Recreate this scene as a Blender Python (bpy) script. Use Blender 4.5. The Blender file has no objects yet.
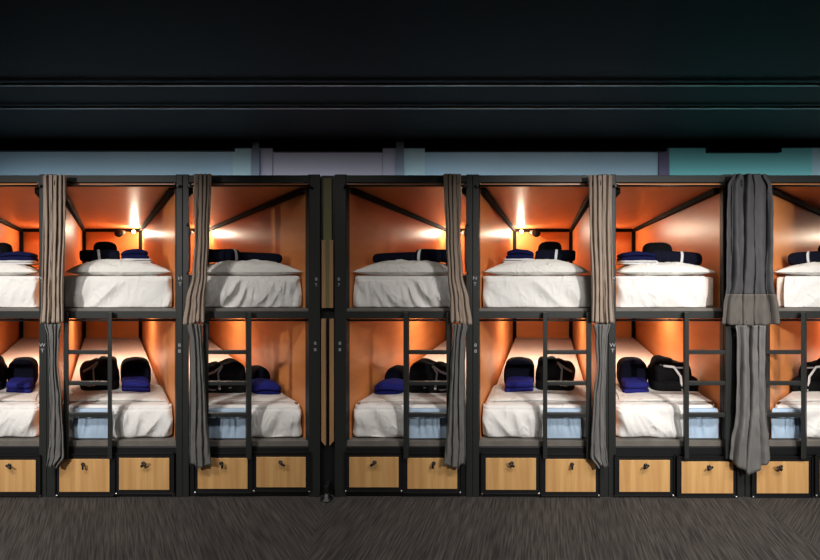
import bpy, bmesh, math, random
from mathutils import Vector, noise
sc = bpy.context.scene
COL = sc.collection
PI = math.pi
# ------------------------------------------------------------------ place
F = 400.0            # focal length in pixels of the 820 px wide frame
S = 140.0            # pixels per metre on the front plane of the bunks (Y = 0)
D = F / S            # camera distance to that plane
CZ = 225.0 / S       # eye height
L = D                # length of a bunk
AX = 547.0
SEG = {'A': (108.0, -1.0), 'B': (547.0, 1.0), 'C': (943.0, -1.0)}   # direction the skewed bunks run, handedness

def warp(seg, p):
    vp, s = SEG[seg]
    return Vector(((vp - 410.0) / F * (D + p[1]) + s * p[0], p[1], p[2]))
def xr(px, d=0.0): return (px - AX) / F * (D + d)
def zz(py, d=0.0): return CZ - (py - 272.0) / F * (D + d)
def wx(px, d=0.0): return (px - 410.0) / F * (D + d)

# ------------------------------------------------------------------ materials
def newmat(name):
    m = bpy.data.materials.new(name); m.use_nodes = True
    nt = m.node_tree; b = nt.nodes['Principled BSDF']
    return m, nt, b
def mat(name, col, rough=0.5, metal=0.0, var=0.0, scale=(8, 8, 8), bump=0.0, col2=None, coat=0.0, nscale=1.0, detail=4, spec=0.5):
    m, nt, b = newmat(name)
    b.inputs['Base Color'].default_value = (*col, 1)
    b.inputs['Roughness'].default_value = rough
    b.inputs['Metallic'].default_value = metal
    b.inputs['Coat Weight'].default_value = coat
    b.inputs['Specular IOR Level'].default_value = spec
    if col2 or bump:
        tc = nt.nodes.new('ShaderNodeTexCoord'); mp = nt.nodes.new('ShaderNodeMapping')
        mp.inputs['Scale'].default_value = scale
        nt.links.new(tc.outputs['Object'], mp.inputs['Vector'])
        n = nt.nodes.new('ShaderNodeTexNoise'); n.inputs['Scale'].default_value = nscale; n.inputs['Detail'].default_value = detail
        nt.links.new(mp.outputs['Vector'], n.inputs['Vector'])
        if col2:
            r = nt.nodes.new('ShaderNodeValToRGB')
            r.color_ramp.elements[0].position = .35; r.color_ramp.elements[1].position = .65
            r.color_ramp.elements[0].color = (*col, 1); r.color_ramp.elements[1].color = (*col2, 1)
            nt.links.new(n.outputs['Fac'], r.inputs['Fac']); nt.links.new(r.outputs['Color'], b.inputs['Base Color'])
        if bump:
            bp = nt.nodes.new('ShaderNodeBump'); bp.inputs['Strength'].default_value = bump; bp.inputs['Distance'].default_value = .01
            nt.links.new(n.outputs['Fac'], bp.inputs['Height']); nt.links.new(bp.outputs['Normal'], b.inputs['Normal'])
    return m
def emis(name, col, st):
    m, nt, b = newmat(name)
    b.inputs['Base Color'].default_value = (*col, 1)
    b.inputs['Emission Color'].default_value = (*col, 1); b.inputs['Emission Strength'].default_value = st
    return m
M = {}
M['steel'] = mat('charcoal_steel', (.020, .022, .021), .5, bump=.05, scale=(40, 40, 40), spec=.4)
M['black'] = mat('black_steel', (.008, .008, .009), .45)
M['orange'] = mat('orange_laminate', (.76, .285, .085), .36, col2=(.69, .245, .07), scale=(1.2, 1.2, 9), nscale=1.5, spec=.55)
M['ceil_orange'] = mat('orange_ceiling_laminate', (.80, .32, .11), .34, col2=(.73, .28, .09), scale=(6, 1, 6), nscale=1.5, spec=.6)
M['wood'] = mat('light_drawer_wood', (.70, .41, .16), .5, col2=(.56, .30, .11), scale=(30, 30, 1.6), nscale=1.0, detail=5)
M['seam'] = mat('pale_wood_strip', (.72, .50, .25), .5)
M['ledge'] = mat('bed_board_edge', (.16, .145, .125), .6, col2=(.12, .11, .10), scale=(10, 10, 10))
M['board'] = mat('bed_board', (.45, .25, .10), .6)
M['sheet'] = mat('white_cotton', (.76, .75, .73), .85, bump=.04, scale=(60, 60, 60))
M['pillow'] = mat('white_pillow_cotton', (.74, .73, .69), .85, bump=.05, scale=(50, 50, 50))
M['mattress'] = mat('cream_mattress_fabric', (.80, .67, .58), .85, col2=(.74, .60, .51), scale=(25, 25, 25), nscale=2, bump=.12)
def crease(m, sc_=(7, 7, 5), st=.55):
    nt = m.node_tree; b = nt.nodes['Principled BSDF']
    tc = nt.nodes.new('ShaderNodeTexCoord'); mp = nt.nodes.new('ShaderNodeMapping'); mp.inputs['Scale'].default_value = sc_; mp.inputs['Rotation'].default_value = (.3, .6, .2)
    n = nt.nodes.new('ShaderNodeTexNoise'); n.inputs['Scale'].default_value = 1.6; n.inputs['Detail'].default_value = 3; n.inputs['Distortion'].default_value = 1.6
    n.noise_type = 'RIDGED_MULTIFRACTAL'
    bp = nt.nodes.new('ShaderNodeBump'); bp.inputs['Strength'].default_value = st; bp.inputs['Distance'].default_value = .012
    nt.links.new(tc.outputs['Object'], mp.inputs['Vector']); nt.links.new(mp.outputs['Vector'], n.inputs['Vector'])
    nt.links.new(n.outputs['Fac'], bp.inputs['Height']); nt.links.new(bp.outputs['Normal'], b.inputs['Normal'])
crease(M['sheet'], st=.8); crease(M['pillow'], (6, 6, 9), 1.0)
M['blue_sheet'] = mat('pale_blue_cotton', (.40, .53, .68), .85, bump=.04, scale=(60, 60, 60))
M['navy'] = mat('navy_fleece', (.006, .0075, .021), .95, bump=.3, scale=(90, 90, 90), col2=(.0025, .003, .009), spec=.15)
M['blue'] = mat('blue_terry', (.022, .024, .22), .95, bump=.5, scale=(120, 120, 120), col2=(.009, .011, .09), spec=.15)
M['blue_dark'] = mat('dark_blue_terry', (.006, .009, .065), .95, bump=.5, scale=(120, 120, 120), col2=(.004, .005, .035), spec=.15)
M['blackcloth'] = mat('black_fabric', (.003, .003, .004), .9, bump=.3, scale=(70, 70, 70), spec=.18)
M['white_towel'] = mat('white_terry', (.72, .72, .74), .95, bump=.4, scale=(120, 120, 120))
M['band'] = mat('white_band', (.70, .70, .70), .7)
M['strap'] = mat('grey_webbing', (.22, .22, .23), .8)
M['curtain'] = mat('taupe_curtain', (.34, .27, .215), .85, col2=(.30, .235, .19), scale=(50, 50, 4), bump=.2)
M['curtain_grey'] = mat('grey_curtain', (.15, .145, .14), .85, col2=(.12, .118, .115), scale=(50, 50, 4), bump=.2)
M['curtain_dark'] = mat('dark_grey_curtain', (.055, .055, .060), .8, col2=(.045, .045, .05), scale=(40, 40, 3), bump=.2)
M['hem'] = mat('taupe_hem', (.105, .094, .082), .85, col2=(.085, .077, .07), scale=(40, 40, 10), bump=.2)
M['inner'] = mat('dark_brown_inner_frame', (.010, .006, .005), .75, spec=.08)
M['chrome'] = mat('brushed_chrome', (.55, .55, .56), .35, 1.0)
M['mark'] = mat('white_marking', (.42, .42, .44), .6)
M['trim'] = mat('bare_wood_strip', (.42, .235, .12), .6, col2=(.33, .18, .085), scale=(20, 20, 2))
M['olive'] = mat('olive_wood_strip', (.17, .15, .06), .6)
M['bulb'] = emis('lamp_glass', (1, .78, .5), 12)
# ------------------------------------------------------------------ mesh builder
class MB:
    def __init__(s, seg=None): s.v = []; s.f = []; s.seg = seg
    def add(s, vs, fs):
        n = len(s.v)
        s.v += [tuple(v) for v in vs]; s.f += [tuple(i + n for i in f) for f in fs]; return s
    def box(s, x0, x1, y0, y1, z0, z1, ch=0.0):
        if x1 < x0: x0, x1 = x1, x0
        if z1 < z0: z0, z1 = z1, z0
        c = min(ch, (x1 - x0) * .4, (z1 - z0) * .4, (y1 - y0) * .4)
        if c <= 0:
            vs = [(x, y, z) for z in (z0, z1) for y in (y0, y1) for x in (x0, x1)]
            return s.add(vs, [(0, 2, 3, 1), (4, 5, 7, 6), (0, 1, 5, 4), (2, 6, 7, 3), (0, 4, 6, 2), (1, 3, 7, 5)])
        bm = bmesh.new(); r = bmesh.ops.create_cube(bm, size=1)
        for v in bm.verts:
            v.co = Vector(((x0 + x1) / 2 + v.co.x * (x1 - x0), (y0 + y1) / 2 + v.co.y * (y1 - y0), (z0 + z1) / 2 + v.co.z * (z1 - z0)))
        bmesh.ops.bevel(bm, geom=bm.edges[:], offset=c, segments=2, affect='EDGES', profile=.5)
        bm.verts.index_update()
        s.add([v.co[:] for v in bm.verts], [[v.index for v in f.verts] for f in bm.faces]); bm.free(); return s
    def pbox(s, px0, px1, d0, d1, py0, py1, ch=0.0):       # photo-measured box on the bunk front
        return s.box(xr(px0), xr(px1), d0, d1, zz(py1), zz(py0), ch)
    def tube(s, pts, r, n=10, cap=True, flat=1.0):
        pts = [Vector(p) for p in pts]; rings = []
        N = len(pts); up = Vector((0, 0, 1)); base = len(s.v)
        for i, p in enumerate(pts):
            t = (pts[min(i + 1, N - 1)] - pts[max(i - 1, 0)]).normalized()
            a = t.cross(up)
            if a.length < .05: a = t.cross(Vector((0, 1, 0)))
            a.normalize(); b = t.cross(a).normalized()
            rr = r[i] if isinstance(r, (list, tuple)) else r
            rings.append([p + a * rr * math.cos(2 * PI * k / n) + b * rr * flat * math.sin(2 * PI * k / n) for k in range(n)])
        vs = [q for g in rings for q in g]; fs = []
        for i in range(N - 1):
            for k in range(n):
                fs.append((i * n + k, i * n + (k + 1) % n, (i + 1) * n + (k + 1) % n, (i + 1) * n + k))
        if cap: fs += [tuple(range(n))[::-1], tuple((N - 1) * n + k for k in range(n))]
        return s.add(vs, fs)
    def grid(s, nu, nv, fn):
        vs = [fn(i / nu, j / nv) for j in range(nv + 1) for i in range(nu + 1)]
        fs = [(j * (nu + 1) + i, j * (nu + 1) + i + 1, (j + 1) * (nu + 1) + i + 1, (j + 1) * (nu + 1) + i) for j in range(nv) for i in range(nu)]
        return s.add(vs, fs)
    def sq(s, c, r, e1=.4, e2=.4, nu=40, nv=20, axis='z', amp=0.0, freq=10.0, seed=0, bend=None):
        """rounded (super-ellipsoid) solid"""
        def sp(v, e): return math.copysign(abs(v) ** e, v)
        vs = []; fs = []
        for j in range(nv + 1):
            ph = -PI / 2 + PI * j / nv
            for i in range(nu):
                th = 2 * PI * i / nu
                a = sp(math.cos(ph), e1) * sp(math.cos(th), e2)
                b = sp(math.cos(ph), e1) * sp(math.sin(th), e2)
                g = sp(math.sin(ph), e1)
                if axis == 'z': p = Vector((a, b, g))
                elif axis == 'x': p = Vector((g, a, b))
                else: p = Vector((a, g, b))
                q = Vector((c[0] + p.x * r[0], c[1] + p.y * r[1], c[2] + p.z * r[2]))
                if amp:
                    k = noise.noise(q * freq + Vector((seed * 7.3, seed * 1.7, seed))) * amp
                    q += p.normalized() * k
                if bend: q = bend(q)
                vs.append(q)
        for j in range(nv):
            for i in range(nu):
                fs.append((j * nu + i, j * nu + (i + 1) % nu, (j + 1) * nu + (i + 1) % nu, (j + 1) * nu + i))
        return s.add(vs, fs)
    def build(s, name, material, parent=None, smooth=False):
        vs = [warp(s.seg, v) for v in s.v] if s.seg else [Vector(v) for v in s.v]
        o0 = Vector((0, 0, 0))
        root = parent
        while root is not None and root.parent is not None: root = root.parent
        if root is not None: o0 = Vector(root.location)
        me = bpy.data.meshes.new(name)
        if parent is None and s.seg or parent is None and not getattr(s, 'abs', True):
            pass
        bm = bmesh.new()
        bv = [bm.verts.new(v - o0) for v in vs]
        for f in s.f:
            try: bm.faces.new([bv[i] for i in f])
            except ValueError: pass
        bmesh.ops.remove_doubles(bm, verts=bm.verts[:], dist=1e-6)
        bmesh.ops.recalc_face_normals(bm, faces=bm.faces[:])
        if parent is None:                      # put the origin at the base of a stand-alone thing
            xs = [v.co.x for v in bm.verts]; ys = [v.co.y for v in bm.verts]; zs = [v.co.z for v in bm.verts]
            c = Vector(((min(xs) + max(xs)) / 2, (min(ys) + max(ys)) / 2, min(zs)))
            for v in bm.verts: v.co -= c
        else: c = None
        if smooth:
            for f in bm.faces: f.smooth = True
        bm.to_mesh(me); bm.free(); me.materials.append(material)
        o = bpy.data.objects.new(name, me); COL.objects.link(o)
        if c is not None: o.location = c
        if parent is not None: o.parent = parent
        return o
def tag(o, label=None, cat=None, group=None, kind=None):
    if label: o['label'] = label
    if cat: o['category'] = cat
    if group: o['group'] = group
    if kind: o['kind'] = kind
    return o
def thing(name, seg, p, label, cat, group=None):
    o = bpy.data.objects.new(name, None); COL.objects.link(o); o.empty_display_size = .1
    o.location = warp(seg, p) if seg else Vector(p)
    return tag(o, label, cat, group)

# ------------------------------------------------------------------ bays
KIND = {   # post-left, opening-left, opening-right, post-right, ladder rails, drawers, lamp
 'N': dict(pl=334.5, ol=346, orr=466, pr=472.4, lad=((405, 409.5), (447.5, 452)), dr=((350, 399, 456.5, 486.5), (408, 457.5, 457.5, 488))),
 'M': dict(pl=472.6, ol=479, orr=598, pr=608.3, lad=((543, 547.3), (586, 591)), dr=((486, 536, 457.5, 489), (545.5, 595.5, 458.5, 491))),
 'F': dict(pl=608.5, ol=616, orr=723, pr=744.8, lad=((683, 687.5), (723.5, 730)), dr=((619, 669.5, 459.5, 491), (681, 732.5, 461, 492.5))),
}
WHERE = {('A', 'F'): 'at the far left edge', ('A', 'M'): 'second from the left', ('A', 'N'): 'left of the central gap',
         ('B', 'N'): 'right of the central gap', ('B', 'M'): 'third from the right', ('B', 'F'): 'left of the wide curtain',
         ('C', 'F'): 'right of the wide curtain'}
BAYS = [('A', 'F'), ('A', 'M'), ('A', 'N'), ('B', 'N'), ('B', 'M'), ('B', 'F'), ('C', 'F')]

def glyph(seg, ch, px, py, h, parent):
    c = bpy.data.curves.new('marking', 'FONT'); c.body = ch; c.size = h * 1.1; c.extrude = .001; c.align_x = 'CENTER'
    t = bpy.data.objects.new('marking', c); COL.objects.link(t)
    bpy.context.view_layer.update()
    me = bpy.data.meshes.new_from_object(t.evaluated_get(bpy.context.evaluated_depsgraph_get()))
    bpy.data.objects.remove(t)
    b = MB(seg)
    b.add([(xr(px) + v.co.x * 1.25, -.0025 - v.co.z, zz(py) + v.co.y) for v in me.vertices], [tuple(p.vertices) for p in me.polygons])
    o = b.build('marking', M['mark'], parent)
    bpy.data.meshes.remove(me)
    return o

def bunk(seg, kind):
    k = KIND[kind]; w = WHERE[(seg, kind)]
    r = thing('bunk_bed', seg, (xr((k['ol'] + k['orr']) / 2), 0, 0), 'dark steel bunk bed with orange panels, ' + w, 'bunk bed', 'dark steel capsule bunk beds in a row')
    steel = M['steel'] ; P = .055
    for a, b in ((k['pl'], k['ol']), (k['orr'], k['pr'])):
        MB(seg).pbox(a, b, 0, P, 174.2, 497, .004).build('post', steel, r)
    MB(seg).pbox(k['ol'] - 1, k['orr'] + 1, .004, P - .004, 175, 182.2, .003).build('top_rail', steel, r)
    MB(seg).pbox(k['ol'] - 1, k['orr'] + 1, .002, P - .004, 311.2, 318.6, .003).build('middle_rail', steel, r)
    MB(seg).pbox(k['ol'] - 1, k['orr'] + 1, .002, P - .004, 447, 455, .003).build('bottom_rail', M['black'], r)
    MB(seg).pbox(k['ol'] - 1, k['orr'] + 1, .010, P, 455, 497).build('plinth', M['black'], r)
    # boards the mattresses lie on (with their visible front edge)
    for y0, y1 in ((308.6, 311.1), (441.8, 446.9)):
        o = MB(seg).box(xr(k['ol']), xr(k['orr']), .012, L, zz(y1), zz(y0)).build('bed_board', M['ledge'], r)
    # side panels, back panel, ceiling panel
    zb, zt = zz(446.9), zz(184)
    tk = .008
    for u in (k['ol'], k['orr']):
        s = -1 if u == k['ol'] else 1
        x0 = xr(u); x1 = x0 + s * tk
        MB(seg).box(min(x0, x1), max(x0, x1), P + .001, L, zb, zt).build('side_panel', M['orange'], r)
    MB(seg).box(xr(k['ol']) - tk, xr(k['orr']) + tk, L + .001, L + .02, zb, zt).build('back_panel', M['orange'], r)
    MB(seg).box(xr(k['ol']), xr(k['orr']), .02, L, zz(186), zz(183)).build('ceiling_panel', M['ceil_orange'], r)
    # inner frame: bars under the ceiling, posts in the back corners
    t = .042; zc = zz(186) - .001
    for u, s in ((k['ol'], 1), (k['orr'], -1)):
        MB(seg).box(xr(u), xr(u) + s * t, P, L - .002, zc - t, zc, .004).build('ceiling_bar', M['inner'], r)
        MB(seg).box(xr(u) + s * .001, xr(u) + s * (t + .008), L - t, L - .003, zz(308.6) + .001, zc - t - .001, .004).build('back_post', M['inner'], r)
        MB(seg).box(xr(u) + s * .001, xr(u) + s * (t + .008), L - t, L - .003, zz(441.8) + .001, zz(311.1) - .001, .004).build('back_post', M['inner'], r)
    MB(seg).box(xr(k['ol']) + t, xr(k['orr']) - t, L - t, L - .002, zc - t, zc, .004).build('back_bar', M['inner'], r)
    MB(seg).box(xr(k['ol']) + t, xr(k['orr']) - t, L - t, L - .002, zz(311.1) - t - .002, zz(311.1) - .002, .004).build('back_bar', M['inner'], r)
    # curtain rods
    for py, yy in ((186.2, -.018), (320.6, .028)):
        MB(seg).tube([(xr(k['ol']) - .01, yy, zz(py)), (xr(k['orr']) + .01, yy, zz(py))], .0075, 8).build('curtain_rod', M['black'], r, True)
    for u in (k['ol'] - .8, k['orr'] + .8):
        MB(seg).pbox(u - .9, u + .9, -.026, .001, 184.8, 187.6).build('rod_bracket', M['black'], r)
    # ladder
    (a0, a1), (b0, b1) = k['lad']
    ld = MB(seg).pbox(a0, a1, -.034, 0.0, 312, 457, .003)
    ld.pbox(b0, b1, -.034, 0.0, 312, 457, .003)
    lo = ld.build('ladder', steel, r)
    for y in (351.5, 382.3, 413.8):
        MB(seg).pbox(a1, b0, -.032, -.004, y - 1.9, y + 1.9, .003).build('rung', steel, lo)
    # drawers
    for i, (x0, x1, y0, y1) in enumerate(k['dr']):
        fr = MB(seg)
        fr.pbox(x0 - 4.2, x1 + 4.2, -.006, .009, y0 - 4.5, y1 + 4.2)
        for q in ((x0 - 4.6, x1 + 4.6, y0 - 5, y0 - 4.2), (x0 - 4.6, x1 + 4.6, y1 + 3.8, y1 + 4.5), (x0 - 4.6, x0 - 3.8, y0 - 5, y1 + 4.5), (x1 + 3.8, x1 + 4.6, y0 - 5, y1 + 4.5)):
            fr.pbox(q[0], q[1], -.014, -.004, q[2], q[3])
        do = fr.build('drawer', M['black'], r)
        MB(seg).pbox(x0, x1, -.012, -.0055, y0, y1, .0012).build('wood_front', M['wood'], do)
        xm = (x0 + x1) / 2 + (1.5 if i else 1.0); ym = y0 + 5.2
        kb = MB(seg)
        kb.tube([(xr(xm), -.012, zz(ym)), (xr(xm), -.030, zz(ym))], .008, 12)
        if i and kind != 'F':
            kb.box(xr(xm) - .007, xr(xm) + .007, -.040, -.029, zz(ym) - .026, zz(ym) + .010, .003)
        else:
            s = -1 if kind == 'M' else 1
            p0 = (xr(xm) - s * .020, -.035, zz(ym) - .012); p1 = (xr(xm) + s * .020, -.035, zz(ym) + .013)
            kb.tube([p0, ((p0[0] + p1[0]) / 2, -.037, (p0[2] + p1[2]) / 2), p1], [.008, .009, .007], 10)
        kb.build('knob', M['black'], do, True)
        rose = MB(seg).tube([(xr(xm), -.0118, zz(ym - .3)), (xr(xm), -.0150, zz(ym - .3))], .014, 16)
        rose.build('key_plate', M['black'], do, True)
        MB(seg).tube([(xr(x1 + 3.0), -.010, zz(y1 + 3.6)), (xr(x1 + 3.0), -.018, zz(y1 + 3.6))], .009, 12).build('bolt', M['chrome'], r, True)
    MB(seg).tube([(xr(k['dr'][0][0] - 4), .010, zz(k['dr'][0][3] + 4.6)), (xr(k['dr'][0][0] - 4), -.012, zz(k['dr'][0][3] + 4.6))], .008, 12).build('bolt', M['chrome'], r, True)
    # small bolt at the top corners
    for u in (k['ol'] + 1.2,):
        MB(seg).tube([(xr(u), .001, zz(183.8)), (xr(u), -.006, zz(183.8))], .008, 10).build('bolt', M['chrome'], r, True)
    # markings on the post: two small symbols above each other, per level
    if kind == 'F':
        glyph(seg, 'W', 612.6, 279.4, .030, r); glyph(seg, 'T', 612.6, 284.8, .030, r)
        glyph(seg, 'W', 612.6, 346.6, .032, r); glyph(seg, 'T', 612.6, 352.2, .032, r)
    elif kind == 'M':
        glyph(seg, 'N', 475.0, 279.6, .030, r); glyph(seg, 'T', 475.0, 285.6, .030, r)
        glyph(seg, '8', 475.6, 346.6, .030, r); glyph(seg, '8', 475.6, 352.6, .030, r)
    else:
        glyph(seg, '8', 339.0, 280.6, .028, r); glyph(seg, '7', 339.0, 286.2, .028, r)
        glyph(seg, '8', 340.0, 344.6, .028, r); glyph(seg, '8', 340.0, 351.0, .028, r)
        hk = MB(seg).tube([(xr(468), .002, zz(226)), (xr(467.6), -.018, zz(224)), (xr(466.6), -.026, zz(225.5)), (xr(466.0), -.028, zz(232)), (xr(466), -.026, zz(262)), (xr(466.6), -.02, zz(271)), (xr(468), .002, zz(274))], .0055, 8)
        hk.build('tieback_handle', M['steel'], r, True)
    # reading lamp on the back wall and small ceiling lamp
    u = k['ol'] + 27 if kind != 'N' else k['ol'] + 27
    la = MB(seg); xc = xr(k['ol']) + .335; zl = zz(234, L)
    la.tube([(xc, L, zl + .02), (xc, L - .05, zl + .02)], .03, 14)
    la.sq((xc, L - .12, zl), (.062, .05, .055), 1, 1, 20, 12)
    lo = la.build('reading_lamp', M['inner'], r, True)
    MB(seg).tube([(xc - .075, L - .10, zl + .01), (xc - .045, L - .13, zl + .005)], [.03, .034], 14).build('chrome_ring', M['chrome'], lo, True)
    bx_ = xr(k['ol']) + .125; zb2 = zz(232.5, L)
    sp = MB(seg).tube([(bx_, L - .043, zb2 + .015), (bx_, L - .085, zb2 + .012)], .028, 14)
    sl = sp.build('wall_light', M['chrome'], r, True)
    MB(seg).sq((bx_, L - .105, zb2), (.026, .024, .026), 1, 1, 16, 10).build('bulb', M['bulb'], sl, True)
    def plight(name, p, e, rad, col):
        ld = bpy.data.lights.new(name, 'POINT'); ld.energy = e; ld.shadow_soft_size = rad; ld.color = col
        lo = bpy.data.objects.new(name, ld); COL.objects.link(lo); lo.location = warp(seg, p)
        return lo
    dim = {'N': .75, 'M': 1.0, 'F': .9}[kind]
    plight('bunk_light', (bx_ + .0, L - .24, zb2 - .03), UP * dim, .03, (1, .84, .64))
    al = bpy.data.lights.new('lower_bunk_light', 'AREA'); al.shape = 'RECTANGLE'; al.size = .5; al.size_y = .16
    al.energy = LOW * dim; al.color = (1, .86, .70)
    lo = bpy.data.objects.new('lower_bunk_light', al); COL.objects.link(lo)
    lo.location = warp(seg, (xr((k['ol'] + k['orr']) / 2), 1.35, zz(311.1) - .012))
    # slim light fitting the lower light belongs to
    MB(seg).box(xr((k['ol'] + k['orr']) / 2) - .26, xr((k['ol'] + k['orr']) / 2) + .26, 1.26, 1.44, zz(311.1) - .010, zz(311.1) - .0005, .002).build('light_strip', M['band'], r)
    return r
UP, LOW = 12.0, 11.0

# ------------------------------------------------------------------ bedding
def ridge(x, z, ang, f, seed):
    a = x * math.cos(ang) + z * math.sin(ang); b = -x * math.sin(ang) + z * math.cos(ang)
    n = noise.noise(Vector((a * f, b * f * .22, seed * 3.1)))
    return (1 - abs(n) * 2.4)
def wr(kind, level, x, z, h, seed):
    """depth of the folds on the hanging front of a sheet, h = 0 bottom .. 1 top"""
    e = math.sin(min(1, h * 1.02) * PI) ** .5 if 0 < h < 1 else 0
    if level == 'up':
        ang, f, a = {'N': (.42, 13, .0125), 'M': (.75, 6.5, .008), 'F': (.85, 5.5, .009)}[kind]
    else:
        ang, f, a = {'N': (.75, 6.5, .015), 'M': (.55, 6.0, .014), 'F': (.85, 6.5, .015)}[kind]
    return (1.9 if level == 'up' else 2.2) * a * e * (ridge(x, z, ang, f, seed) + .45 * ridge(x + .3, z, ang * .5 - .1, f * 1.7, seed + 5)) + .006 * (noise.noise(Vector((x * 4, z * 5, seed))))

BL = {'N': (410, 449), 'M': (545, 581), 'F': (686, 717)}
def mattress(seg, kind, level):
    k = KIND[kind]; w = WHERE[(seg, kind)]
    ztop, zbot = (zz(276), zz(308.6) + .001) if level == 'up' else (zz(409), zz(441.8) + .001)
    u0, u1 = xr(k['ol']) + .014, xr(k['orr']) - .014
    u0 += .0; lv = 'upper' if level == 'up' else 'lower'
    r = thing('mattress', seg, ((u0 + u1) / 2, .08, zbot), 'white-sheeted mattress, %s bed of bunk %s' % (lv, w), 'mattress', 'mattresses in the bunks')
    core = MB(seg).box(u0 + .02, u1 - .012, .085, L - .06, zbot, ztop - .008, .02)
    if level == 'low':
        core.v = [(x, y, z - .014 + .075 * (y / L) if z > (zbot + ztop) / 2 else z) for x, y, z in core.v]
    core.build('mattress_core', M['mattress'], r, True)
    # a bare corner of the mattress shows at the end of the sheet in the outer bunk
    su1 = u1 if not (kind == 'F' and level == 'up') else xr(709)
    su0 = u0; dend = L - .3 if level == 'up' else .62
    seed = {'N': 1, 'M': 2, 'F': 3}[kind] + (0 if level == 'up' else 10)
    H = ztop - zbot; R = .028; nv = 60; nu = 110
    def fn(s, t):
        x = su0 + (su1 - su0) * s
        # path: front bottom -> front top (t<.55) -> round -> top going back
        if t < .55:
            h = t / .55; z = zbot + .004 + (H - R) * h; 
            if level == 'low':   # hem lifts a little off the board
                z += (1 - h) ** 3 * .018 * max(0, noise.noise(Vector((x * 5, seed, 0))) + .2)
            la = 1.0
            if level == 'low':
                q0, q1 = BL[kind]
                if xr(q0 - 2, .05) < x < xr(q1 + 2, .05): la = .25
            y = .068 - wr(kind, level, x, z, h, seed) * la
            y -= (1 - h) * .008
        elif t < .70:
            a = (t - .55) / .15 * PI / 2
            y = .068 + R * (1 - math.cos(a)); z = ztop - R + R * math.sin(a)
        else:
            q = (t - .70) / .30; y = .068 + R + (dend - .068 - R) * q; z = ztop
            z += .004 * noise.noise(Vector((x * 6, y * 9, seed))) + .003 * noise.noise(Vector((x * 14, y * 16, seed)))
        # round the vertical corners of the mattress
        e = min(s, 1 - s) * (su1 - su0)
        if e < .05 and t < .70 and not (su1 != u1 and s > .5):
            y += .035 * (1 - e / .05) ** 2
        if t > .69 and e < .03: z -= .02 * (1 - e / .03) ** 2
        return (x, y, z)
    MB(seg).grid(nu, nv, fn).build('fitted_sheet', M['sheet'], r, True)
    return r

def pillow_mesh(seg, cx, cd, zb, a, b, h, seed):
    m = MB(seg); n = 36
    def f(top):
        def g(s, t):
            x = 2 * s - 1; y = 2 * t - 1
            px = a * x * (1 - .05 * (1 - x * x) * 0 - .05 * (1 - y * y)) ; py_ = b * y * (1 - .10 * (1 - x * x))
            th = max(0, (1 - x ** 4) * (1 - y ** 4)) ** .55
            th *= 1 - .38 * abs(x) ** 2.2
            nz = noise.noise(Vector((x * 2.3 + seed, y * 3.0, seed))) * .22 + noise.noise(Vector((x * 6 + seed, y * 6, 2))) * .10
            z = zb + h * .22 + (h * .78 * th * (1 + nz) if top else -h * .22 * min(1, th * 1.4) + .001)
            return (cx + px, cd + py_, z)
        return g
    m.grid(n, n, f(True)); m.grid(n, n, f(False))
    return m

def pillow(seg, kind, level, px0, px1, pyb, pyt, d):
    lv = 'upper' if level == 'up' else 'lower'
    zb = (zz(276) if level == 'up' else zz(409)) + .004
    x0, x1 = xr(px0, d), xr(px1, d)
    ht = zz(pyt, d + .05) - zb
    m = pillow_mesh(seg, (x0 + x1) / 2, d, zb, (x1 - x0) / 2, .17 if level == 'up' else .20, ht, {'N': 1.3, 'M': 4.1, 'F': 7.7}[kind] + (0 if level == 'up' else 3))
    o = m.build('pillow', M['pillow'], None, True)
    tag(o, 'white pillow, %s bed of bunk %s' % (lv, WHERE[(seg, kind)]), 'pillow', 'white pillows at the front of the beds')
    return zb + ht

def folded(seg, name, x0, x1, d, b, z0, z1, layers, mt, label, cat, group, seed=0, e=.35, dome=0.0, parent=None):
    m = MB(seg); h = (z1 - z0) / layers; cx = (x0 + x1) / 2; a = (x1 - x0) / 2
    for i in range(layers):
        sh = noise.noise(Vector((seed, i * 3.3, 1))) * .012
        def bend(q, i=i):
            s = (q.x - cx) / a
            return Vector((q.x, q.y, q.z - dome * s * s * (i + 1) / layers))
        m.sq((cx + sh, d, z0 + h * (i + .5)), (a - abs(sh), b, h * .56), .55, e, 44, 14, 'z', .006, 14, seed + i, bend)
    o = m.build(name, mt, parent, True)
    if label: tag(o, label, cat, group)
    return o

def roll(seg, kind, x0, x1, d, r, zc, label, bandx, name='rolled_blanket', mt=None, bow=0.0, seed=3, ry=None):
    a = (x1 - x0) / 2; cx = (x0 + x1) / 2; ry = ry or r * 1.15
    R = thing(name, seg, (cx, d, zc - r), label, 'blanket', 'dark rolled blankets on the pillows')
    def bend(q):
        s = (q.x - cx) / a
        return Vector((q.x, q.y, q.z - bow * s))
    MB(seg).sq((cx, d, zc), (a, ry, r), .28, .85, 40, 30, 'x', .007, 9, seed, bend).build('blanket', mt or M['navy'], R, True)
    # end spiral: a small inner lip
    if bandx is not None:
        pts = MB(seg); n = 40; wd = .020
        def g(s, t):
            th = 2 * PI * s
            x = bandx + (t - .5) * wd * 1.0 + .006 * math.sin(th)
            rr = 1.07
            def sp(v, e): return math.copysign(abs(v) ** e, v)
            y = d + ry * rr * sp(math.cos(th), .85); z = zc + r * rr * sp(math.sin(th), .85) - bow * (bandx - cx) / a
            return (x, y, z)
        pts.grid(n, 3, g).build('white_band', M['band'], R, True)
    return R

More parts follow.
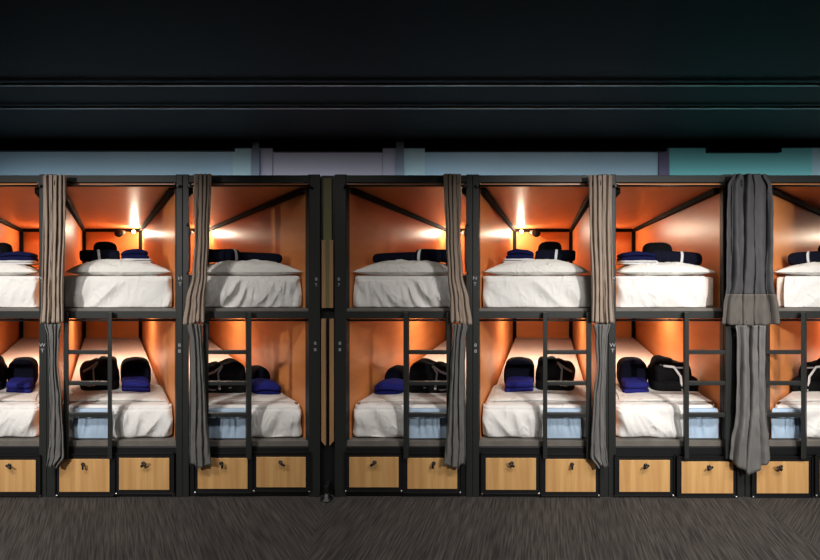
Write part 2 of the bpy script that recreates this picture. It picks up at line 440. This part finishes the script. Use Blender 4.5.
def beddings(seg, kind):
    w = WHERE[(seg, kind)]
    mattress(seg, kind, 'up'); mattress(seg, kind, 'low')
    onU = 'on upper pillow, bunk ' + w; onL = 'on lower pillow, bunk ' + w
    GT, GB, GW = 'folded blue towels on the pillows', 'dark bundles on the lower pillows', 'folded white towels'
    def W(px, d): return xr(px, d)
    if kind == 'M':
        zt = pillow(seg, kind, 'up', 487, 588, 275, 260.5, .24)
        d = .30
        folded(seg, 'white_towel', W(504, d), W(535, d), d - .02, .12, zt - .022, zt + .012, 2, M['white_towel'], 'folded white towel under the blue one, upper bed, bunk ' + w, 'towel', GW, 1)
        folded(seg, 'folded_towel', W(507, d), W(534, d), d - .01, .11, zt + .010, zt + .085, 2, M['blue_dark'], 'folded dark blue towel ' + onU, 'towel', GT, 2, dome=.02)
        roll(seg, kind, W(535, .28), W(575.5, .28), .28, .047, zt + .036, 'short banded navy roll ' + onU, W(556, .24))
        folded(seg, 'dark_cushion', W(538, .48), W(562, .48), .48, .09, zt - .02, zz(243, .48), 1, M['blackcloth'], 'dark rounded bundle behind roll, upper bed, bunk ' + w, 'bundle', 'dark bundles behind the rolled blankets', 4, .95)
        d = .42; zt = pillow(seg, kind, 'low', 492, 585, 409, 389, .34)
        folded(seg, 'folded_towel', W(505, d), W(533.5, d), d, .10, zt - .022, zt + .075, 2, M['blue'], 'bright blue folded towel ' + onL, 'towel', GT, 6)
        folded(seg, 'folded_blanket', W(504.5, .62), W(534.5, .62), .62, .10, zz(409) + .014, zz(359, .62), 1, M['navy'], 'near-black folded blanket behind blue towel, bunk ' + w, 'blanket', 'dark folded blankets on the lower pillows', 7, .35, dome=.02)
        bag(seg, kind, 535, 575, 356, 388, .50, zt, 'black bundle with grey strap ' + onL)
    elif kind == 'N':
        zt = pillow(seg, kind, 'up', 362, 456, 275, 261, .24)
        roll(seg, kind, W(376, .28), W(419, .28), .28, .040, zt + .025, 'flat unbanded navy blanket ' + onU, None, 'rolled_blanket', bow=-.006, seed=5, ry=.08)
        roll(seg, kind, W(417, .27), W(456, .27), .27, .052, zt + .040, 'plump banded navy blanket ' + onU, W(420, .24), seed=6)
        folded(seg, 'paper_tag', W(395, .17), W(402, .17), .17, .016, zt - .022, zt + .008, 1, M['white_towel'], 'small white tag on navy blanket, upper bed, bunk ' + w, 'tag', 'white cloth tags', 4, .9)
        d = .42; zt = pillow(seg, kind, 'low', 369.5, 456, 409, 393, .34)
        folded(seg, 'folded_towel', W(375.5, d), W(406, d), d, .10, zt - .022, zt + .095, 2, M['blue'], 'bright blue folded towel ' + onL, 'towel', GT, 8, .6, dome=.03)
        folded(seg, 'folded_blanket', W(387, .62), W(406, .62), .62, .10, zz(409) + .014, zz(367, .62), 1, M['navy'], 'near-black folded blanket behind blue towel, bunk ' + w, 'blanket', 'dark folded blankets on the lower pillows', 9, .6, dome=.03)
        bag(seg, kind, 409, 458, 360, 394, .50, zt, 'black bundle with grey strap ' + onL)
    else:
        zt = pillow(seg, kind, 'up', 614, 708, 275, 262, .24)
        d = .30
        folded(seg, 'white_towel', W(617.5, .28), W(655, .28), .26, .12, zt - .022, zt + .010, 2, M['white_towel'], 'folded white towel under the blue one, upper bed, bunk ' + w, 'towel', GW, 3)
        folded(seg, 'folded_towel', W(618, d), W(653, d), d, .12, zt + .008, zt + .078, 2, M['blue_dark'], 'folded dark blue towel ' + onU, 'towel', GT, 12, dome=.015)
        roll(seg, kind, W(650, .26), W(700, .26), .26, .054, zt + .030, 'long banded navy roll ' + onU, W(681, .22), bow=.012, seed=8)
        folded(seg, 'dark_cushion', W(642, .48), W(672, .48), .48, .09, zt - .02, zz(244, .48), 1, M['blackcloth'], 'dark rounded bundle behind roll, upper bed, bunk ' + w, 'bundle', 'dark bundles behind the rolled blankets', 14, .95)
        d = .42; zt = pillow(seg, kind, 'low', 615, 702, 409, 390, .34)
        folded(seg, 'folded_towel', W(621, d), W(647, d), d, .10, zt - .022, zt + .075, 2, M['blue'], 'bright blue folded towel ' + onL, 'towel', GT, 16)
        folded(seg, 'folded_blanket', W(617.5, .62), W(646, .62), .62, .10, zz(409) + .014, zz(359, .62), 1, M['navy'], 'near-black folded blanket behind blue towel, bunk ' + w, 'blanket', 'dark folded blankets on the lower pillows', 17, .35, dome=.02)
        bag(seg, kind, 648, 690, 356, 392, .50, zt, 'black bundle with white strap ' + onL)
    # pale blue sheet over the mattress front behind the ladder
    a, b = BL[kind]
    u0, u1 = xr(a, .05), xr(b, .05); ztop = zz(411.2)
    seed = 21
    def fn(s, t):
        x = u0 + (u1 - u0) * s
        if t < .7:
            h = t / .7; z = zz(441.8) + .014 + (ztop - zz(441.8) - .02) * h
            y = .034 - .012 * math.sin(PI * h) * ridge(x, z, .25 + (s - .5) * .9, 8, seed + KIND[kind]['ol']) - .006 * (1 - h)
        elif t < .82:
            q = (t - .7) / .12 * PI / 2; y = .034 + .020 * (1 - math.cos(q)); z = ztop - .006 + .008 * math.sin(q)
        else:
            q = (t - .82) / .18; y = .054 + .012 * q; z = ztop + .002
        return (x, y, z)
    m = MB(seg); m.grid(40, 40, fn)
    o = m.build('folded_bed_sheet', M['blue_sheet'], None, True)
    tag(o, 'pale blue cloth behind the ladder of bunk ' + w, 'cloth', 'pale blue cloths behind the ladders')

def bag(seg, kind, px0, px1, py0, py1, d, zt, label):
    x0, x1 = xr(px0, d), xr(px1, d); cx = (x0 + x1) / 2; a = (x1 - x0) / 2
    ztop = zz(py0, d); z0 = zt - .035
    R = thing('strapped_bundle', seg, (cx, d, z0), label, 'bundle', 'black strapped bundles on the lower pillows')
    m = MB(seg); h = (ztop - z0)
    m.sq((cx - a * .35, d, z0 + h * .5), (a * .62, .12, h * .50), .85, .8, 44, 26, 'z', .030, 11, 2)
    m.sq((cx + a * .30, d + .01, z0 + h * .44), (a * .68, .12, h * .45), .85, .8, 44, 26, 'z', .030, 11, 5)
    m.sq((cx, d - .02, z0 + h * .20), (a * .97, .125, h * .20), .6, .5, 44, 12, 'z', .006, 12, 7)
    m.build('body', M['blackcloth'], R, True)
    # grey straps running over the front
    f = d - .128
    def strap(pts, r, mt, nm='strap'):
        b = MB(seg); P = [Vector(p) for p in pts]; Q = []
        for i in range(len(P) - 1):
            for t in range(4): Q.append(P[i].lerp(P[i + 1], t / 4))
        Q.append(P[-1]); b.tube(Q, r, 8); return b.build(nm, mt, R, True)
    if kind == 'F':
        strap([(cx - a * .45, f + .02, z0 + h * .80), (cx + a * .0, f, z0 + h * .78), (cx + a * .30, f - .004, z0 + h * .52), (cx + a * .36, f - .008, z0 + h * .12)], .010, M['band'])
        strap([(cx - a * .6, f + .035, z0 + h * .82), (cx, f + .008, z0 + h * .76), (cx + a * .7, f + .02, z0 + h * .74)], .007, M['strap'])
        folded(seg, 'side_roll', xr(685, d - .05), xr(697, d - .05), d - .04, .08, z0 - .0, z0 + h * .42, 1, M['blackcloth'], None, None, None, 2, .6, parent=R)
    else:
        strap([(cx + a * .10, f + .03, z0 + h * .90), (cx + a * .32, f, z0 + h * .72), (cx + a * .28, f - .006, z0 + h * .42), (cx + a * .26, f - .010, z0 + h * .30)], .008, M['strap'])
        strap([(cx + a * .14, f + .03, z0 + h * .88), (cx + a * .45, f + .01, z0 + h * .74), (cx + a * .80, f + .03, z0 + h * .62)], .009, M['strap'])
        MB(seg).sq((cx + a * .27, f - .012, z0 + h * .28), (.011, .008, .011), 1, 1, 14, 8).build('buckle', M['band'], R, True)
        strap([(cx - a * .2, f - .005, z0 + h * .30), (cx + a * .5, f - .008, z0 + h * .24), (cx + a * .9, f + .01, z0 + h * .26)], .008, M['strap'], 'piping')

# ------------------------------------------------------------------ curtains
def curtain(seg, keys, folds, amp, mt, label, group, seed=0, d=-.055, tail=0.0, hem=None, rings=3, name='curtain', point=0.0, sd=0.0, tie=False):
    """keys: list of (py, px_left, px_right)"""
    ys = [k[0] for k in keys]
    def edge(py):
        for i in range(len(keys) - 1):
            if py <= keys[i + 1][0]:
                t = (py - keys[i][0]) / (keys[i + 1][0] - keys[i][0]); t = t * t * (3 - 2 * t)
                return (keys[i][1] + (keys[i + 1][1] - keys[i][1]) * t, keys[i][2] + (keys[i + 1][2] - keys[i][2]) * t)
        return keys[-1][1:]
    y0, y1 = ys[0], ys[-1]
    cx = (keys[0][1] + keys[0][2]) / 2
    R = thing(name, seg, (xr(cx), d, zz(y1)), label, 'curtain', group)
    def mk(ta, tb, extra):
        def fn(s, t):
            tt = ta + (tb - ta) * t; py = y0 + (y1 - y0) * tt
            a, b = edge(py)
            ph = 2 * PI * folds * s + seed + 2.2 * noise.noise(Vector((s * 2.6, tt * 1.3, seed))) + 1.1 * noise.noise(Vector((s * 5, tt * 2.5, seed + 4)))
            ss = s + .35 / folds * math.sin(ph * 1.0 + 1.2) / (2.2) * (1 if 0 < s < 1 else 0)
            x = a + (b - a) * ss
            dd = d + amp * math.sin(ph) * (.75 + .5 * noise.noise(Vector((s * 5, tt * 4, seed + 2)))) + .006 * noise.noise(Vector((s * 12, tt * 14, seed)))
            dd -= .3 * amp * math.sin(ph * 2.3 + 1 + tt * 2)
            dy = 0
            if tail: dy = tail * tt ** 14 * (noise.noise(Vector((s * folds * 1.3, 0, seed + 9)))) 
            if point: dy += point * tt ** 10 * (1 - abs(2 * s - 1)) 
            if sd: dy += sd * tt ** 10 * (s - .5)
            dd = min(dd, -.008)
            if dd - extra > -.004: dd = -.004 + extra
            return (xr(x, 0), dd - extra, zz(py + dy))
        return fn
    te = 1.0 if not hem else hem
    o = MB(seg).grid(max(48, folds * 14), 70, mk(0, te, 0)).build('curtain_fabric', mt, R, True)
    sm = o.modifiers.new('thickness', 'SOLIDIFY'); sm.thickness = .003; sm.offset = -1
    if hem:
        o = MB(seg).grid(max(48, folds * 14), 16, mk(te - .002, 1.0, 0)).build('curtain_hem', M['hem'], R, True)
        sm = o.modifiers.new('thickness', 'SOLIDIFY'); sm.thickness = .003; sm.offset = -1
    a, b = keys[0][1:]
    for i in range(rings):
        px = a + (b - a) * (i + .5) / rings
        if y0 < 250: yc, ry_, rz_, zc_ = -.034, .027, .024, zz(186.2) + .010
        else: yc, ry_, rz_, zc_ = -.014, .052, .012, zz(320.6)
        pts = [(xr(px), yc + ry_ * math.cos(q * PI / 8), zc_ + rz_ * math.sin(q * PI / 8)) for q in range(17)]
        MB(seg).tube(pts, .0032, 6, False).build('ring', M['steel'], R, True)
    return R

def curtains():
    GU, GL = 'taupe curtains on the upper beds', 'grey curtains on the lower beds'
    for seg in 'AB':
        nN = WHERE[(seg, 'N')]; nM = WHERE[(seg, 'M')]
        curtain(seg, [(176, 445, 462.5), (240, 447.5, 462), (275, 449, 464), (300, 451, 470), (322, 451.5, 473)], 4, .018, M['curtain'],
                'taupe gathered curtain, upper bed, bunk ' + nN, GU, 1.0 , tail=4, sd=3)
        curtain(seg, [(323, 454, 469), (340, 454, 466), (370, 452, 466), (410, 449.5, 466.5), (445, 447.5, 467), (463, 446.5, 466)], 3, .017, M['curtain_grey'],
                'grey gathered curtain, lower bed, bunk ' + nN, GL, 2.0, tail=8)
        curtain(seg, [(177, 588, 611), (215, 588.5, 610.5), (300, 591, 611.5), (322, 590.5, 613)], 5, .018, M['curtain'],
                'taupe gathered curtain, upper bed, bunk ' + nM, GU, 3.0, tail=3)
        curtain(seg, [(323, 593, 609), (336, 594.5, 606), (362, 596, 605), (400, 592.5, 604), (440, 590.5, 604.5), (452, 590, 606), (463, 597, 607)], 3, .014, M['curtain_grey'],
                'grey narrow curtain, lower bed, bunk ' + nM, GL, 4.0, tail=4)
    curtain('B', [(176, 729, 761), (188, 723.5, 767), (215, 722.5, 767.5), (285, 722, 768.5), (305, 718.5, 772), (323, 717.5, 773.5)], 4, .022, M['curtain_dark'],
            'wide dark grey curtain with taupe hem between two upper beds', None, 5.0, hem=.80, rings=5, point=1.5)
    curtain('B', [(324, 731, 761), (338, 732, 760), (365, 731.5, 761), (410, 731, 762), (445, 727.5, 764.5), (456, 726.5, 765)], 3, .022, M['curtain_grey'],
            'wide grey curtain with pointed hem between two lower beds', None, 6.0, rings=4, point=15, d=-.062)

for b in BAYS: bunk(*b)
for b in BAYS: beddings(*b)
curtains()

# ------------------------------------------------------------------ dark filler between the two middle bunks
fx0, fx1 = wx(320.52), wx(334.48)
R = thing('filler_column', None, ((fx0 + fx1) / 2, .02, 0), 'dark column with bare wood strips filling the central gap', 'column')
MB().box(fx0, fx1, .03, .12, .0, zz(174.5)).box(wx(314.5), wx(340.5), .057, .12, .0, zz(174.5)).build('column_body', M['black'], R)
MB().box(wx(323.3), wx(331.7), .001, .0302, zz(308), zz(178), .002).build('olive_strip', M['olive'], R)
for a, b in ((321.2, 325.6), (329.4, 333.8)):
    m = MB(); x0, x1 = wx(a), wx(b); zb = zz(446); inn = x0 if a < 325 else x1
    m.box(x0, x1, .001, .0302, zz(441), zz(319), .001)
    # slanted cut at the foot
    lo_in, lo_out = (zb, zz(441))
    xi, xo = (x1, x0) if a < 327 else (x0, x1)
    m.add([(xo, .001, zz(441)), (xi, .001, zz(441)), (xi, .001, zb), (xo, .03, zz(441)), (xi, .03, zz(441)), (xi, .03, zb)], [(0, 1, 2), (3, 5, 4), (0, 3, 4, 1), (1, 4, 5, 2), (2, 5, 3, 0)])
    m.build('wood_strip', M['trim'], R)
    MB().box(x0 + (.004 if a < 327 else 0), x1 - (0 if a < 327 else .004), -.0015, .0012, zz(308), zz(240), .001).build('wood_strip', M['trim'], R)
MB().tube([(wx(327.5), -.03, 0.0), (wx(327.5), -.03, .006), (wx(327.5), -.03, .012), (wx(327.5), -.03, .06)], [.045, .045, .02, .018], 14).build('levelling_foot', M['black'], R, True)
MB().box(wx(325.3), wx(329.7), -.05, .03, .05, .10, .004).build('foot_bracket', M['black'], R)

# ------------------------------------------------------------------ room
RX0, RX1, RY0, RY1 = -9.0, 9.6, -6.0, L + .35
HC = CZ + (272 - 144.0) / F * (D + RY1)
def wz(py, d): return CZ - (py - 272.0) / F * (D + d)
def carpet():
    m, nt, b = newmat('dark_carpet')
    tc = nt.nodes.new('ShaderNodeTexCoord'); mp = nt.nodes.new('ShaderNodeMapping')
    mp.inputs['Scale'].default_value = (95, 6, 1); nt.links.new(tc.outputs['UV'], mp.inputs['Vector'])
    n = nt.nodes.new('ShaderNodeTexNoise'); n.inputs['Scale'].default_value = 1; n.inputs['Detail'].default_value = 6
    nt.links.new(mp.outputs['Vector'], n.inputs['Vector'])
    r = nt.nodes.new('ShaderNodeValToRGB'); r.color_ramp.elements[0].position = .36; r.color_ramp.elements[1].position = .66
    r.color_ramp.elements[0].color = (.015, .013, .012, 1); r.color_ramp.elements[1].color = (.070, .060, .053, 1)
    nt.links.new(n.outputs['Fac'], r.inputs['Fac'])
    n2 = nt.nodes.new('ShaderNodeTexNoise'); n2.inputs['Scale'].default_value = 2.2; n2.inputs['Detail'].default_value = 3
    mp2 = nt.nodes.new('ShaderNodeMapping'); mp2.inputs['Scale'].default_value = (1.6, .25, 1); nt.links.new(tc.outputs['UV'], mp2.inputs['Vector']); nt.links.new(mp2.outputs['Vector'], n2.inputs['Vector'])
    mx = nt.nodes.new('ShaderNodeMix'); mx.data_type = 'RGBA'; mx.blend_type = 'MULTIPLY'; mx.inputs['Factor'].default_value = .55
    r2 = nt.nodes.new('ShaderNodeValToRGB'); r2.color_ramp.elements[0].position = .35; r2.color_ramp.elements[0].color = (.55, .55, .55, 1); r2.color_ramp.elements[1].position = .6
    nt.links.new(n2.outputs['Fac'], r2.inputs['Fac']); nt.links.new(r.outputs['Color'], mx.inputs['A']); nt.links.new(r2.outputs['Color'], mx.inputs['B'])
    nt.links.new(mx.outputs['Result'], b.inputs['Base Color']); b.inputs['Roughness'].default_value = .9
    bp = nt.nodes.new('ShaderNodeBump'); bp.inputs['Strength'].default_value = .6; bp.inputs['Distance'].default_value = .006
    nt.links.new(n.outputs['Fac'], bp.inputs['Height']); nt.links.new(bp.outputs['Normal'], b.inputs['Normal'])
    return m
me = bpy.data.meshes.new('floor'); s1, s2 = wx(327.5), wx(745.5)
vs = []; fs = []; uv = []
for a, b, k in ((RX0, s1, -.755), (s1, s2, .3425), (s2, RX1, 1.33)):
    n = len(vs); q = [(a, RY0), (b, RY0), (b, RY1), (a, RY1)]
    vs += [(x, y, 0) for x, y in q]; fs.append((n, n + 1, n + 2, n + 3)); uv += [(x - k * y, y) for x, y in q]
me.from_pydata(vs, [], fs); ul = me.uv_layers.new(name='carpet')
for i, c in enumerate(uv): ul.data[i].uv = c
me.materials.append(carpet())
fo = bpy.data.objects.new('floor', me); COL.objects.link(fo); tag(fo, kind='structure')
def struct(name, mb, mt):
    o = mb.build(name, mt); return tag(o, kind='structure')
M['wall'] = mat('blue_lit_white_wall', (.40, .55, .66), .7, col2=(.37, .52, .62), scale=(1, 1, 1))  # blue light on a white wall, put into the base colour
M['wall_pink'] = mat('pinkish_grey_wall_paint', (.47, .42, .49), .7)
M['wall_pale'] = mat('pale_teal_paint', (.48, .64, .68), .7)
M['wall_teal'] = mat('teal_wall_paint', (.20, .56, .60), .7)
M['wall_green'] = mat('green_teal_wall_paint', (.08, .38, .36), .7)
M['steelblue'] = mat('grey_blue_paint', (.30, .35, .44), .6)
M['purple'] = mat('dull_purple_paint', (.16, .13, .22), .6)
M['dark'] = mat('black_paint', (.0035, .0033, .0033), .6, spec=.10)
M['darkwall'] = mat('dark_wall_paint', (.03, .03, .032), .7)
M['railmetal'] = mat('dark_metal_rail', (.55, .55, .55), .42, 1.0)
struct('wall_back', MB().box(RX0, RX1, RY1, RY1 + .15, 0, HC), M['wall'])
struct('wall_left', MB().box(RX0 - .15, RX0, RY0, RY1, 0, HC), M['darkwall'])
struct('wall_right', MB().box(RX1, RX1 + .15, RY0, RY1, 0, HC), M['darkwall'])
struct('wall_front', MB().box(RX0, RX1, RY0 - .15, RY0, 0, HC), M['darkwall'])
struct('ceiling', MB().box(RX0, RX1, RY0, RY1, HC, HC + .1), M['dark'])
tn = [0]
def trim(px0, px1, d0, d1, py0, py1, mt, ref=None):
    tn[0] += 1; ref = d0
    z1 = min(wz(py0, ref), HC - .002)
    struct('trim_%d' % tn[0], MB().box(wx(px0, ref), wx(px1, ref), d0, d1, wz(py1, ref) if py1 else .001, z1, .004), mt)
W0 = RY1 - .001
trim(232.5, 251, W0 - .05, W0, 140, None, M['wall_pale'])
trim(251, 259, W0 - .12, W0, 140, None, M['steelblue'])
trim(259, 272.5, W0 - .05, W0, 140, None, M['wall_pink'])
trim(272.5, 382.5, W0 - .02, W0, 140, None, M['wall_pink'])
trim(382.5, 396, W0 - .05, W0, 140, None, M['wall_pink'])
trim(396, 404, W0 - .12, W0, 140, None, M['steelblue'])
trim(404, 425, W0 - .05, W0, 140, None, M['wall_pale'])
trim(659, 669.5, W0 - .03, W0, 140, None, M['purple'])
trim(669.5, 812, W0 - .04, W0, 140, None, M['wall_teal'])
# dark drop beams under the ceiling in front of the wall
for a, b, y in ((-420, 233, 150.5), (272.5, 382.5, 151.2), (425, 667, 151), (709, 782, 152)):
    trim(a, b, W0 - .20, W0 - .13, 140, y, M['dark'])
for a, b in ((667, 709), (782, 1100)):
    trim(a, b, W0 - .19, W0 - .14, 140, 147.2, M['dark'])
trim(233, 251, W0 - .19, W0 - .14, 140, 147.5, M['dark']); trim(259, 272.5, W0 - .19, W0 - .14, 140, 147.5, M['dark'])
trim(382.5, 396, W0 - .19, W0 - .14, 140, 147.5, M['dark']); trim(404, 425, W0 - .19, W0 - .14, 140, 147.5, M['dark'])
# two slim rails running along the ceiling
for py in (84.5, 107.5):
    dist = F * (HC - .03 - CZ) / (272 - py); y = dist - D
    tn[0] += 1
    m = MB().tube([(RX0 + .05, y, HC - .03), (RX1 - .05, y, HC - .03)], .016, 10)
    struct('trim_%d' % tn[0], m, M['railmetal'])

# ------------------------------------------------------------------ light
def area(name, loc, sx, sy, e, col, rot=(0, 0, 0), spread=180):
    l = bpy.data.lights.new(name, 'AREA'); l.shape = 'RECTANGLE'; l.size = sx; l.size_y = sy; l.energy = e; l.color = col; l.spread = math.radians(spread)
    o = bpy.data.objects.new(name, l); COL.objects.link(o); o.location = loc; o.rotation_euler = [math.radians(a) for a in rot]; return o
# added unseen spots behind the camera, shaping light pools on the bunks
def spot(name, loc, aim, e, col, ang, blend, rad):
    l = bpy.data.lights.new(name, 'SPOT'); l.energy = e; l.color = col; l.spot_size = math.radians(ang); l.spot_blend = blend; l.shadow_soft_size = rad
    o = bpy.data.objects.new(name, l); COL.objects.link(o); o.location = loc
    o.rotation_euler = (Vector(aim) - Vector(loc)).to_track_quat('-Z', 'Y').to_euler(); return o
for x, ax, e in ((-3.5, -2.85, 420), (2.4, 1.75, 460), (3.9, 3.3, 170)):
    spot('front_fill_spot', (x, -3.5, 2.5), (ax, 0, 1.0), e, (1, .965, .92), 62, 1.0, .07)
for x, e in ((-3.4, 11), (-2.3, 13), (-.6, 8), (1.3, 13), (2.3, 13), (3.6, 10)):  # added overhead fill for the floor and the dim central bunks
    area('aisle_fill', (x, -1.7, 3.1), .5, .3, e, (1, .95, .90), (20, 0, 0), 100)
# coloured light behind the bunks grazing the wall
area('wall_wash', (-3.5, RY1 - .9, 2.5), 6, .1, 28, (.78, .92, 1), (84, 0, 0), 120)
area('wall_wash', (1.6, RY1 - .9, 2.5), 4, .1, 20, (.78, .92, 1), (84, 0, 0), 120)
area('wall_wash', (5.6, RY1 - .9, 2.5), 4, .1, 21, (.8, .95, .95), (84, 0, 0), 120)
w = bpy.data.worlds.new('World'); sc.world = w; w.use_nodes = True
w.node_tree.nodes['Background'].inputs['Color'].default_value = (.02, .02, .022, 1)
# ------------------------------------------------------------------ camera
cd = bpy.data.cameras.new('camera'); cam = bpy.data.objects.new('camera', cd); COL.objects.link(cam)
cd.sensor_fit = 'HORIZONTAL'; cd.sensor_width = 36; cd.lens = F / 820 * 36; cd.clip_end = 100
cam.location = (0, -D, CZ); cam.rotation_euler = (PI / 2, 0, 0); cd.shift_y = -8 / 820
sc.camera = cam
vs_ = sc.view_settings; vs_.view_transform = 'Standard'; vs_.look = 'None'; vs_.exposure = 0; vs_.gamma = 1; vs_.use_curve_mapping = False
